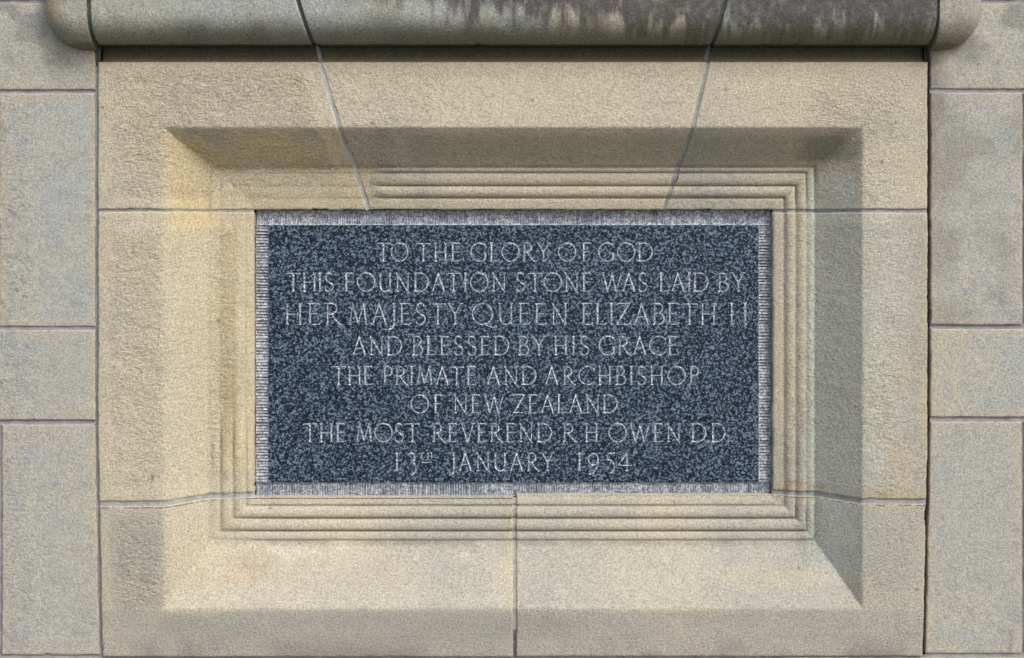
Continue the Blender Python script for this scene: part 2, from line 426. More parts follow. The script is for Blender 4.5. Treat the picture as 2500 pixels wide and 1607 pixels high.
        # sill shade painted into the hollow's colour, with brown and tan at its lip
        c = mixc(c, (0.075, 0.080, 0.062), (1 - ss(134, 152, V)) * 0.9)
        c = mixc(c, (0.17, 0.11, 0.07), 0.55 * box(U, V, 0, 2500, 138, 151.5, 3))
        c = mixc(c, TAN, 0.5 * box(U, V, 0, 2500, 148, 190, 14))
        # single pock marks
        for (pu, pv, ru, rv) in ((512, 790, 5, 4), (372, 1166, 3.5, 8), (2152, 396, 3, 5), (1772, 218, 4, 2.5), (2186, 300, 3, 3), (1962, 1402, 3, 3), (250, 262, 3, 3),
                                 (908, 300, 5, 3), (720, 205, 4, 3), (1300, 245, 3, 3), (1490, 1560, 3, 2), (640, 1262, 3, 3), (2238, 1440, 4, 3)):
            m = np.exp(-(((U - pu) / ru) ** 2 + ((V - pv) / rv) ** 2))
            c = mixc(c, (0.06, 0.05, 0.035), m * 0.85)
        # darker tone along the grooves of the reeded moulding
        i = np.minimum(np.minimum(ext(U, PL), ext(U, PR)), np.minimum(ext(V, PT), ext(V, PB)))
        fr = np.abs(i - np.round(i)); gm = (i > 0.9) & (i < 4.5)
        c = mixc(c, (0.115, 0.10, 0.07), np.where(gm, (1 - ss(0.02, 0.13, fr)) * (0.55 + 0.9 * fbm(U, V, 40, 24, 3)), 0).clip(0, 1) * 0.6 * np.where((U > 1860) & (V > 520) | (U < 640), 0.45, 1))
        return c
    return fn
def ashlar_colour(seed, warm=0.0, soot=0.0):
    def fn(U, V, e, d):
        c = np.zeros(U.shape + (3,)) + np.array((0.352, 0.358, 0.330))
        g = fbm(U, V, 240, seed, 4)
        c = mixc(c, (0.375, 0.378, 0.325), ss(-0.05, 0.25, g + warm))
        m = ss(0.02, 0.26, fbm(U, V, 130, seed + 1, 5))
        c = mixc(c, (0.32, 0.35, 0.355), m * 0.75)
        m = ss(0.12, 0.3, fbm(U, V, 26, seed + 2, 4, 0.7) + 0.45 * fbm(U, V, 190, seed + 3, 2) + 0.07 * (U < 150))
        c = mixc(c, (0.285, 0.31, 0.335), m * 0.6)
        m = ss(0.16, 0.24, fbm(U, V, 16, seed + 12, 3, 0.7)) * box(U, V, -50, 75, 230, 1030, 40)
        c = mixc(c, (0.20, 0.20, 0.19), m * 0.6)
        c = mixc(c, (0.41, 0.365, 0.29), 0.42 * (1 - ss(3, 30, e + 26 * fbm(U, V, 50, seed + 4, 3))))
        m = soot * np.clip(ss(-0.12, 0.25, fbm(U, V, 120, seed + 6, 4)), 0, 1)
        c = mixc(c, (0.12, 0.115, 0.105), m)
        # darker mottling below the sill ends, grime by the right joint and at the feet of the joints
        m = (1 - ss(110, 240, V)) * ss(0.0, 0.3, fbm(U, V, 70, seed + 7, 4) + 0.12)
        c = mixc(c, (0.16, 0.165, 0.165), m * 0.55)
        m = ss(2255, 2262, U) * (1 - ss(2275, 2330, U + 60 * fbm(U, V, 60, seed + 8, 3))) * (1 - ss(260, 480, V))
        c = mixc(c, (0.14, 0.14, 0.125), m * 0.6)
        m = ss(1450, 1600, V) * ss(0.05, 0.25, fbm(U, V, 60, seed + 9, 4, sx=0.5, sy=1.5)) * ss(2350, 2450, U)
        c = mixc(c, (0.13, 0.13, 0.13), m * 0.7)
        return c
    return fn

# ------------------------------------------------------------------ the wall of coursed blocks
wall = empty('stone_wall', 1250, 1990, 60)
tag(wall, 'grey sandstone ashlar wall of coursed blocks on both sides of the carved surround', 'wall', None, 'thing')
def edge_l(v): return 239.0 + 11.0 * max(0.0, (v - 1050) / 560.0)
def edge_r(v): return 2265.0 - 12.0 * max(0.0, (v - 1050) / 560.0)
flat = lambda d0: (lambda U, V: (np.zeros_like(U) + d0, 0))
def pit_left(U, V, e):
    return 0.05 + 0.30 * (1 - ss(40, 110, U + 50 * fbm(U, V, 90, 33, 3))) * ss(-200, -20, U)
def pit_s1(U, V, e):
    return 0.05 + 0.35 * box(U, V, 20, 170, 20, 170, 30)
def pit_right(U, V, e):
    return 0.05 + 0.06 * ss(0, 0.3, fbm(U, V, 160, 36, 3))
ROWS_L = [(-560, -4), (8, 218), (228, 797), (807, 1026), (1038, 1600), (1610, 1980)]
ROWS_R = [(-560, -4), (8, 216), (227, 793), (804, 1019), (1031, 1597), (1608, 1980)]
k = 0
for (t, b) in ROWS_L:
    if t == -560: inner = lambda v: 700.0
    elif t == 1610: inner = lambda v: 640.0
    else: inner = lambda v: edge_l(v) - 9.0
    outer_u = {-560: -300, 8: -330, 228: -4, 807: -260, 1038: 3, 1610: -120}[t]
    vis = 0 < t < 1600
    stone('ashlar_block', [lambda v, q=outer_u: float(q), inner], [t, b], flat(3.0 + k % 3), ashlar_colour(41 + 7 * k, 0.05 if t > 1000 else -0.04),
          pit_s1 if t == 8 else pit_left, M_ashlar, wall, step=5.0 if vis else 14.0, R=2.4, seed=60 + k, chip=1.3)
    k += 1
for (t, b) in ROWS_R:
    if t == -560: inner = lambda v: 710.0
    elif t == 1608: inner = lambda v: 650.0
    else: inner = lambda v: edge_r(v) + 9.0
    outer_u = {-560: 2800, 8: 2830, 227: 2497, 804: 2790, 1031: 2497, 1608: 2640}[t]
    vis = 0 < t < 1600
    if t in (-560,):
        inner = lambda v: 1820.0
    if t == 1608:
        inner = lambda v: 1868.0
    stone('ashlar_block', [inner, lambda v, q=outer_u: float(q)], [t, b], flat(3.0 + (k + 1) % 3), ashlar_colour(41 + 7 * k, 0.0, {8: 0.42, 227: 0.36}.get(t, 0.0)),
          pit_right, M_ashlar, wall, step=5.0 if vis else 14.0, R=2.4, seed=60 + k, chip=1.3)
    k += 1
# neighbours just outside the picture, and the courses above and below
for (u0, u1, t, b) in ((-620, -14, 228, 797), (-640, -7, 1038, 1597), (2507, 3080, 227, 793), (2507, 3100, 1031, 1593),
                       (-640, -270, 807, 1026), (2800, 3100, 804, 1019), (-640, -340, 8, 218), (2840, 3100, 8, 216),
                       (-640, -130, 1606, 1980), (2650, 3100, 1602, 1980), (650, 1245, 1613, 1980), (1256, 1858, 1613, 1980),
                       (710, 1260, -560, -150), (1270, 1810, -560, -150), (-640, -310, -560, -4), (2810, 3100, -560, -4)):
    stone('ashlar_block', [lambda v, q=u0: float(q), lambda v, q=u1: float(q)], [t, b], flat(4.0), ashlar_colour(150 + k), pit_right,
          M_ashlar, wall, step=16.0, R=2.4, seed=90 + k, chip=1.0)
    k += 1
# mortar of the wall
wf = flat(4.0)
strip('mortar_joint', [(236, 90), (236, 160)], 14, 5, wf, M_mortar_dark, wall, 30)
strip('mortar_joint', [(235 - 0.5, 150), (234.5, 1050), (245, 1602)], 14, 6.5, wf, M_mortar_grey, wall, 3)
strip('mortar_joint', [(2269.5, 100), (2269.5, 1050), (2258, 1602)], 14, 17, wf, M_mortar_red, wall, 4)
for v, w in ((223, 15), (802, 15), (1032, 16), (2, 17), (1605, 14)):
    strip('mortar_joint', [(-640, v), (edge_l(v) - 8, v)], w, 4.0, wf, M_mortar_grey, wall, int(v) + 5)
for v, w in ((221.5, 16), (798.5, 16), (1025, 17), (2, 17), (1602.5, 14)):
    strip('mortar_joint', [(edge_r(v) + 8, v), (3100, v)], w, 4.5, wf, M_mortar_grey, wall, int(v) + 6)
for u, a, b in ((-9, 222, 802), (-2, 1032, 1602), (-265, 802, 1032), (-335, 0, 222), (-125, 1602, 1985)):
    strip('mortar_joint', [(u, a), (u, b)], 15, 7.0, wf, M_mortar_grey, wall, int(a) + 7)
for u, a, b in ((2502, 222, 798), (2502, 1026, 1597), (2795, 798, 1026), (2835, 0, 222), (2645, 1600, 1985), (645, 1600, 1985), (1250, 1604, 1985), (1863, 1604, 1985)):
    strip('mortar_joint', [(u, a), (u, b)], 15, 7.0, wf, M_mortar_grey, wall, int(a) + 8)
strip('mortar_joint', [(236, 1608), (2270, 1608)], 14, 4.0, wf, M_mortar_grey, wall, 21)
# core of the wall, behind everything
cv = [W(a, b, d).tolist() for a in (-640, 3100) for b in (-560, 1985) for d in (160, 420)]
mesh_obj('wall_core', cv, [(0, 1, 3, 2), (4, 6, 7, 5), (0, 4, 5, 1), (2, 3, 7, 6), (0, 2, 6, 4), (1, 5, 7, 3)], M_mortar_dark, wall, False)

# ------------------------------------------------------------------ the carved surround
sur = empty('recessed_surround', 1252, 1600, 60)
tag(sur, 'large moulded sandstone surround with splayed reeded sides framing the dark granite slab', 'stone frame', None, 'thing')
def sdepth(U, V):
    d, w, i = profile(U, V)
    return d + cove(V), w
j1 = lambda v: 780 + 0.298 * (v - 150)
j2 = lambda v: 1728 - 0.263 * (v - 150) + 6 * math.sin((v - 150) / 361 * 3.14)
G = 4.6    # half a joint
top_rows = [100, 118, 128, 135, 139, 143, 147, 150, 152, 154, 158] + list(PT)
def fade_edge(e, a=14, b=60): return ss(a, b, e)
def tool_A(U, V, e):
    m = fade_edge(e + 18 * fbm(U, V, 40, 31, 2), 20, 58) * (0.75 + 0.7 * fbm(U, V, 120, 32, 3)) * ss(152, 190, V)
    i = ext(V, PT)
    return np.clip(m * (1 - 0.55 * ss(1.0, 1.5, np.minimum(i, ext(U, PL)))) + 0.05, 0.05, 1)
def tool_B(U, V, e):
    m = 0.75 * box(U, V, 830, 960, 300, 420, 34) + 0.16 + 0.25 * ss(0, 0.3, fbm(U, V, 140, 34, 3)) + 0.15 * box(U, V, 800, 1900, 320, 400, 10)
    return m * ss(152, 175, V)
def tool_C(U, V, e):
    m = 0.62 * box(U, V, 1985, 2190, 200, 500, 40) * (0.8 + fbm(U, V, 100, 35, 3)) + 0.13 + 0.2 * box(U, V, 1750, 1990, 230, 300, 30)
    return m * ss(152, 175, V) * (0.3 + 0.7 * fade_edge(e, 5, 40))
def tool_D(U, V, e):
    m = fade_edge(e + 16 * fbm(U, V, 40, 36, 2), 22, 60) * (0.62 + 0.7 * fbm(U, V, 130, 37, 3)) * (1 - 0.35 * box(U, V, 400, 510, 560, 1240, 30))
    return np.clip(m * 0.85, 0.05, 1)
def tool_E(U, V, e):
    m = box(U, V, 1930, 2200, 500, 1230, 45) * (0.5 + 0.6 * fbm(U, V, 120, 38, 3)) * fade_edge(e, 3, 30)
    return np.clip(m, 0.06, 1)
def tool_F(U, V, e):
    m = box(U, V, 285, 405, 1255, 1480, 24) * (0.75 + 0.6 * fbm(U, V, 80, 39, 3)) + 0.15 * box(U, V, 420, 700, 1490, 1600, 40)
    return np.clip(m, 0.05, 1)
def tool_G(U, V, e):
    m = 0.6 * box(U, V, 1975, 2040, 1240, 1400, 24) + 0.25 * box(U, V, 2120, 2240, 1260, 1420, 30) + 0.05 + 0.3 * blob(U, V, 2206, 1500, 26, 60, 0.5, 41)
    return np.clip(m, 0.05, 1)
cst = lambda x: (lambda v: float(x))
J = [j1, j2]
stone('surround_stone', [edge_l, cst(PL[0])] + [cst(x) for x in PL[1:]] + [cst(640), lambda v: j1(v) - G], top_rows[:-1] + [PT[5]], sdepth,
      surround_colour(-0.26, 101), tool_A, M_sand, sur, seed=11, edges=(1, 1, 0, 1), R=3.5, chip=1.6,
      label='roughly tooled top left corner stone, stained yellow')
stone('surround_stone', [lambda v: j1(v) + G, lambda v: j2(v) - G], top_rows[:-1] + [PT[5]], sdepth,
      surround_colour(-0.25, 102), tool_B, M_sand, sur, seed=12, edges=(1, 1, 0, 1), R=3.0, label='wedge-shaped middle stone above the slab')
stone('surround_stone', [lambda v: j2(v) + G, cst(1860)] + [cst(x) for x in PR[::-1]] + [edge_r], top_rows[:-1] + [PT[5]], sdepth,
      surround_colour(0.05, 103), tool_C, M_sand, sur, seed=13, edges=(1, 1, 0, 1), R=3.0, label='top right corner stone with greenish film')
side_v = [517.5, 1224.0]
stone('surround_stone', [edge_l] + [cst(x) for x in PL], side_v, sdepth, surround_colour(-0.30, 104), tool_D, M_sand, sur, seed=14,
      edges=(1, 1, 1, 1), R=3.5, chip=1.5, label='left jamb stone with ochre stains and worn reeding')
stone('surround_stone', [cst(x) for x in PR[::-1]] + [edge_r], [519.0, 1219.0], sdepth, surround_colour(0.16, 105), tool_E, M_sand, sur, seed=15,
      edges=(1, 1, 1, 1), R=3.5, label='right jamb stone with a brown stain along its foot')
bot_v = [1236.0, 1239.0] + [float(x) for x in PB[::-1] if x > 1243] + [1604.0]
bot_v2 = [1230.0, 1233.0] + [float(x) for x in PB[::-1] if x > 1238] + [1603.0]
stone('surround_stone', [edge_l] + [cst(x) for x in PL] + [cst(640), cst(1251.5)], bot_v, sdepth, surround_colour(0.0, 106), tool_F, M_sand, sur, seed=16,
      edges=(1, 1, 1, 1), R=3.0, chip=1.0, label='bottom left stone with a tan stain on its slope')
stone('surround_stone', [cst(1261.0), cst(1860)] + [cst(x) for x in PR[::-1]] + [edge_r], bot_v2, sdepth, surround_colour(0.16, 107), tool_G, M_sand, sur, seed=17,
      edges=(1, 1, 1, 1), R=3.0, chip=1.0, label='pale bottom right stone')
strip('mortar_joint', [(j1(v), v) for v in (100, 150, 300, 420, 511)], 14, 1.6, sdepth, M_mortar_light, sur, 51, 3.0)
strip('mortar_joint', [(j2(v), v) for v in range(100, 515, 30)] + [(j2(511), 511)], 13, 2.6, sdepth, M_mortar_grey, sur, 52, 3.0)
strip('mortar_joint', [(240, 514.5), (PL[5], 514.5)], 11, 2.6, sdepth, M_mortar_grey2, sur, 53, 3.0)
strip('mortar_joint', [(PR[5], 515), (2264, 515)], 12, 3.0, sdepth, M_mortar_grey, sur, 54, 3.0)
strip('mortar_joint', [(244, 1230), (PL[5] + 2, 1230)], 17, 2.6, sdepth, M_mortar_light2, sur, 55, 3.0)
strip('mortar_joint', [(PR[5] - 2, 1224.5), (2262, 1224.5)], 16, 3.0, sdepth, M_mortar_grey, sur, 56, 3.0)
strip('mortar_joint', [(1256.3, OPEN[3]), (1256.3, 1540)], 12, 3.4, sdepth, M_mortar_grey2, sur, 57, 3.0)
strip('mortar_joint', [(1256.3, 1526), (1256.3, 1606)], 12, 3.9, sdepth, M_mortar_damp, sur, 58, 3.0)

# ------------------------------------------------------------------ the round-nosed sill above
sill = empty('round_nosed_sill', 1252, 112, -10)
tag(sill, 'projecting round-nosed sandstone sill with black rain streaks above the surround', 'stone sill', None, 'thing')
RN = 72.0
def sill_colour(U, V, S, seed):
    c = np.zeros(U.shape + (3,)) + np.array((0.298, 0.318, 0.296))
    c = mixc(c, (0.36, 0.345, 0.29), ss(-0.05, 0.25, fbm(U, V, 220, seed, 4)))
    c = mixc(c, (0.29, 0.315, 0.33), 0.6 * ss(0.0, 0.25, fbm(U, V, 90, seed + 1, 4)))
    c = mixc(c, (0.40, 0.31, 0.20), 0.7 * blob(U, V, 145, 40, 55, 40, 0.5, 61) )
    wet = ss(700, 1250, U) * (0.62 + 0.38 * ss(1250, 1900, U)) * (1 - ss(2230, 2290, U))
    st = fbm(U, V, 26, seed + 2, 3, 0.6, 0.7, 4.0)
    st2 = fbm(U, V, 120, seed + 3, 3)
    line = 10 + 56 * wet * (0.35 + 0.65 * ss(950, 1550, U)) + 170 * st * wet + 60 * st2
    m = (1 - ss(-16, 26, V - line - 8 * ss(1300, 1700, U))) * ss(0, 0.5, wet)
    c = mixc(c, SOOT, np.clip(m * (0.95 + 0.9 * fbm(U, V, 12, seed + 5, 3)), 0, 1) * 0.88)
    m = wet * ss(-0.05, 0.25, st + 0.05) * (1 - ss(60, 100, V))
    c = mixc(c, (0.09, 0.088, 0.085), m * 0.75)
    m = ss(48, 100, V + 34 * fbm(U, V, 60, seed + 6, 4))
    c = mixc(c, (0.115, 0.115, 0.08), m * (0.62 + 0.2 * wet))  # green-brown algae tint, with the shade of the underside painted in
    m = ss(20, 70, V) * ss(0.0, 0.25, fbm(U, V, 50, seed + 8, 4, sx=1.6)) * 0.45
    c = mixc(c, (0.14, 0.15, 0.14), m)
    c = mixc(c, (0.035, 0.037, 0.022), np.where(V > 110.5, 0.8, 0.0))  # shade beneath the sill put into the colour
    return c
def sill_block(l, r, seed, label=None, bottom=112.0, path=None):
    ph = np.linspace(0, 90, 22)
    sec = [(0.0, 44.0), (0.0, 20.0), (0.0, 6.0)] + [(RN * (1 - math.cos(math.radians(p))), -RN * math.sin(math.radians(p))) for p in ph]
    sec += [(RN + q, -RN - 0.0) for q in (6, 14, 24, 40, 70, 120, 180)] + [(RN + 190, -RN + 10), (RN + 195, 30.0)]
    E = np.array([s[0] for s in sec]); Dp = np.array([s[1] for s in sec])
    n = max(6, int((r(60) - l(60)) / 4.0)); t = np.linspace(0, 1, n)
    V = bottom - E[:, None] + 0 * t[None]
    X0 = np.array([l(v) for v in V[:, 0]]); X1 = np.array([r(v) for v in V[:, 0]])
    # cluster columns at the ends for the rounded arrises
    t = np.concatenate([[0, 0.4 / n, 1.0 / n], t[2:-2], [1 - 1.0 / n, 1 - 0.4 / n, 1]])
    U = X0[:, None] * (1 - t) + X1[:, None] * t; V = np.repeat(V[:, :1], len(t), 1); D = np.repeat(Dp[:, None], len(t), 1)
    e = np.minimum(U - X0[:, None], X1[:, None] - U); q = np.clip(e / 4.0, 0, 1)
    inset = 3.0 * (1 - np.sqrt(np.clip(1 - (1 - q) ** 2, 0, 1))) + 0.9 * fbm(U, V, 90, seed, 3) + 0.5 * fbm(U, V, 14, seed + 1, 3)
    inset = inset + np.clip(fbm(U, V, 26, seed + 3, 3) - 0.27, 0, 1) * 20
    an = np.clip((RN - E) / RN, 0, 1)[:, None]
    D2 = D + inset * np.sqrt(np.clip(1 - an ** 2, 0, 1)); V2 = V - inset * an
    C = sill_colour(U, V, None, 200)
    P = W(U, V2, D2).reshape(-1, 3); C = C.reshape(-1, 3); nr, nc = U.shape
    F = grid_faces(nr, nc)[:, ::-1]
    # end faces of the block
    Fl = []; ends = []
    for col in (0, nc - 1):
        ring = P.reshape(nr, nc, 3)[:, col]; rc = C.reshape(nr, nc, 3)[:, col]
        k0 = len(P) + sum(len(x[0]) for x in ends)
        cen = ring.copy(); cen[:, 1] = 0.04
        ends.append((np.concatenate([ring, cen]), np.concatenate([rc, rc]), k0))
        m = nr; i = np.arange(m - 1)
        Fl.append(np.stack([k0 + i, k0 + i + 1, k0 + m + i + 1, k0 + m + i], -1))
    P = np.concatenate([P] + [x[0] for x in ends]); C = np.concatenate([C] + [x[1] for x in ends])
    sm = np.concatenate([np.ones(len(F), bool), np.zeros(sum(len(x) for x in Fl), bool)])
    o = mesh_obj('sill_block', P, np.concatenate([F] + Fl), M_sill, sill, sm, C, np.full(len(P), 0.10))
    if label: o['label'] = label
def sill_end(sign, seed, label):
    """rounded return at the end of the sill; sign -1 left, 1 right"""
    cx = 1253.0; x_in, x_out, bot, RC = 1253.0 - 241.5, 1253.0 - 116.0, 123.0, 98.0    # distances from the middle
    x_in, x_out = 1017.0, 1137.0
    path = [(x_in, bot), (x_in + 4, bot)] + [(x_in + (x_out - RC - x_in) * t, bot) for t in (0.5, 1.0)]
    nrm = [(0, -1)] * 4
    for a in np.linspace(4, 90, 26):
        r = math.radians(a); path.append((x_out - RC + RC * math.sin(r), bot - RC + RC * math.cos(r))); nrm.append((-math.sin(r), -math.cos(r)))
    for v in (10, -10, -40, -75): path.append((x_out, v)); nrm.append((-1, 0))
    path = np.array(path); nrm = np.array(nrm)
    ph = np.linspace(0, 90, 20)
    sec = [(0.0, 44.0), (0.0, 10.0)] + [(RN * (1 - math.cos(math.radians(p))), -RN * math.sin(math.radians(p))) for p in ph] + [(RN + 8, -RN), (RN + 20, -RN)]
    E = np.array([s[0] for s in sec]); Dp = np.array([s[1] for s in sec])
    X = path[None, :, 0] + nrm[None, :, 0] * E[:, None]; V = path[None, :, 1] + nrm[None, :, 1] * E[:, None]
    U = cx + sign * X; D = np.repeat(Dp[:, None], X.shape[1], 1)
    D = D + 0.8 * fbm(U, V, 60, seed, 3) + np.where(X - x_in < 3, 1.2, 0)
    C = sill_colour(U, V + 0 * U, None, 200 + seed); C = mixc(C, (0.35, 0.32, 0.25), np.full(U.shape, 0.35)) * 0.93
    nr, nc = U.shape; P = W(U, V, D).reshape(-1, 3); C = C.reshape(-1, 3)
    F = [tuple(f) for f in (grid_faces(nr, nc) if sign > 0 else grid_faces(nr, nc)[:, ::-1])]; F = [f[::-1] for f in F]
    # flat front inside the curve
    k0 = len(P); last = P.reshape(nr, nc, 3)[-1]
    ext_pts = [W(cx + sign * x_in, -75, -RN).tolist()]
    cap = np.concatenate([last, np.array(ext_pts)]); P = np.concatenate([P, cap]); C = np.concatenate([C, C.reshape(nr, nc, 3)[-1], C[-1:]])
    ngon = tuple(range(k0, k0 + len(cap))); F.append(ngon if sign < 0 else ngon[::-1])
    # end towards the joint
    ring = P.reshape(-1, 3)[np.arange(nr) * nc]; b0 = len(P); bk = ring.copy(); bk[:, 1] = 0.05
    P = np.concatenate([P, ring, bk]); rc = C[np.arange(nr) * nc]; C = np.concatenate([C, rc, rc])
    for i in range(nr - 1): F.append((b0 + i, b0 + i + 1, b0 + nr + i + 1, b0 + nr + i))
    sm = np.ones(len(F), bool); sm[-(nr):] = False
    o = mesh_obj('sill_block', P, F, M_sill, sill, sm, C, np.full(len(P), 0.08)); o['label'] = label
jl, jr = (lambda v: 240.0), (lambda v: 2267.0)
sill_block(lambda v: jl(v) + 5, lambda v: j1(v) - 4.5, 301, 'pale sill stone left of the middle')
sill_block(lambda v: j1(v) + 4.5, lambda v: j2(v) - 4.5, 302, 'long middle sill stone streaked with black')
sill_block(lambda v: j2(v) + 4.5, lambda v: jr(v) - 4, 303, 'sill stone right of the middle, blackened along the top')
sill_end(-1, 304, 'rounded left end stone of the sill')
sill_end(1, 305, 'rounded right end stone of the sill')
def sill_mortar(fx, width, rec, mat, seed):
    ph = np.linspace(0, 90, 16)
    sec = [(0.0, 30.0)] + [(RN * (1 - math.cos(math.radians(p))), -RN * math.sin(math.radians(p))) for p in ph] + [(RN + 60, -RN), (RN + 120, -RN)]
    rows = []
    for e, d in sec:
        an = max(0, (RN - e) / RN); v = 112 - e - rec * an; dd = d + rec * math.sqrt(max(0, 1 - an * an))
        w = 1.0 + 1.4 * (random.random() - 0.5)
        rows.append([W(fx(112 - e) + o, v - 0.5 * w * an, dd + 0.6 * w).tolist() for o in (-width / 2, -width / 5, width / 5, width / 2)])
    P = np.array(rows).reshape(-1, 3)
    mesh_obj('mortar_joint', P, grid_faces(len(sec), 4)[:, ::-1], mat, sill, True)
random.seed(4)
sill_mortar(j1, 15, 5, M_mortar_dark, 1); sill_mortar(j2, 15, 5, M_mortar_dark, 2)
sill_mortar(lambda v: 241.0, 15, 5, M_mortar_dark, 3); sill_mortar(lambda v: 2267.5, 15, 5, M_mortar_dark, 4)
# weathered top of the sill, joining the wall above it
tp = [W(a, b, d).tolist() for (b, d) in ((-150, -60), (-172, 20)) for a in (130, 2375)]
mesh_obj('sill_top', tp, [(0, 1, 3, 2)], M_mortar_dark, sill, False)

# ------------------------------------------------------------------ the dark granite slab and its inscription
slab = empty('foundation_stone', 1253, 1213, 115)
tag(slab, 'dark blue-black granite foundation slab with incised capitals and a chisel-tooled border', 'foundation stone', None, 'thing')
DF = 117.0       # depth of the polished field
DM = 120.0       # depth of the tooled border
su0, su1, sv0, sv1 = OPEN[0] + 2.2, OPEN[1] - 1.2, OPEN[2] + 1.5, TV(1212.0, DM)
fu0, fu1, fv0, fv1 = TU(656.0, DF), TU(1852.0, DF), TV(550.0, DF), TV(1178.0, DF)

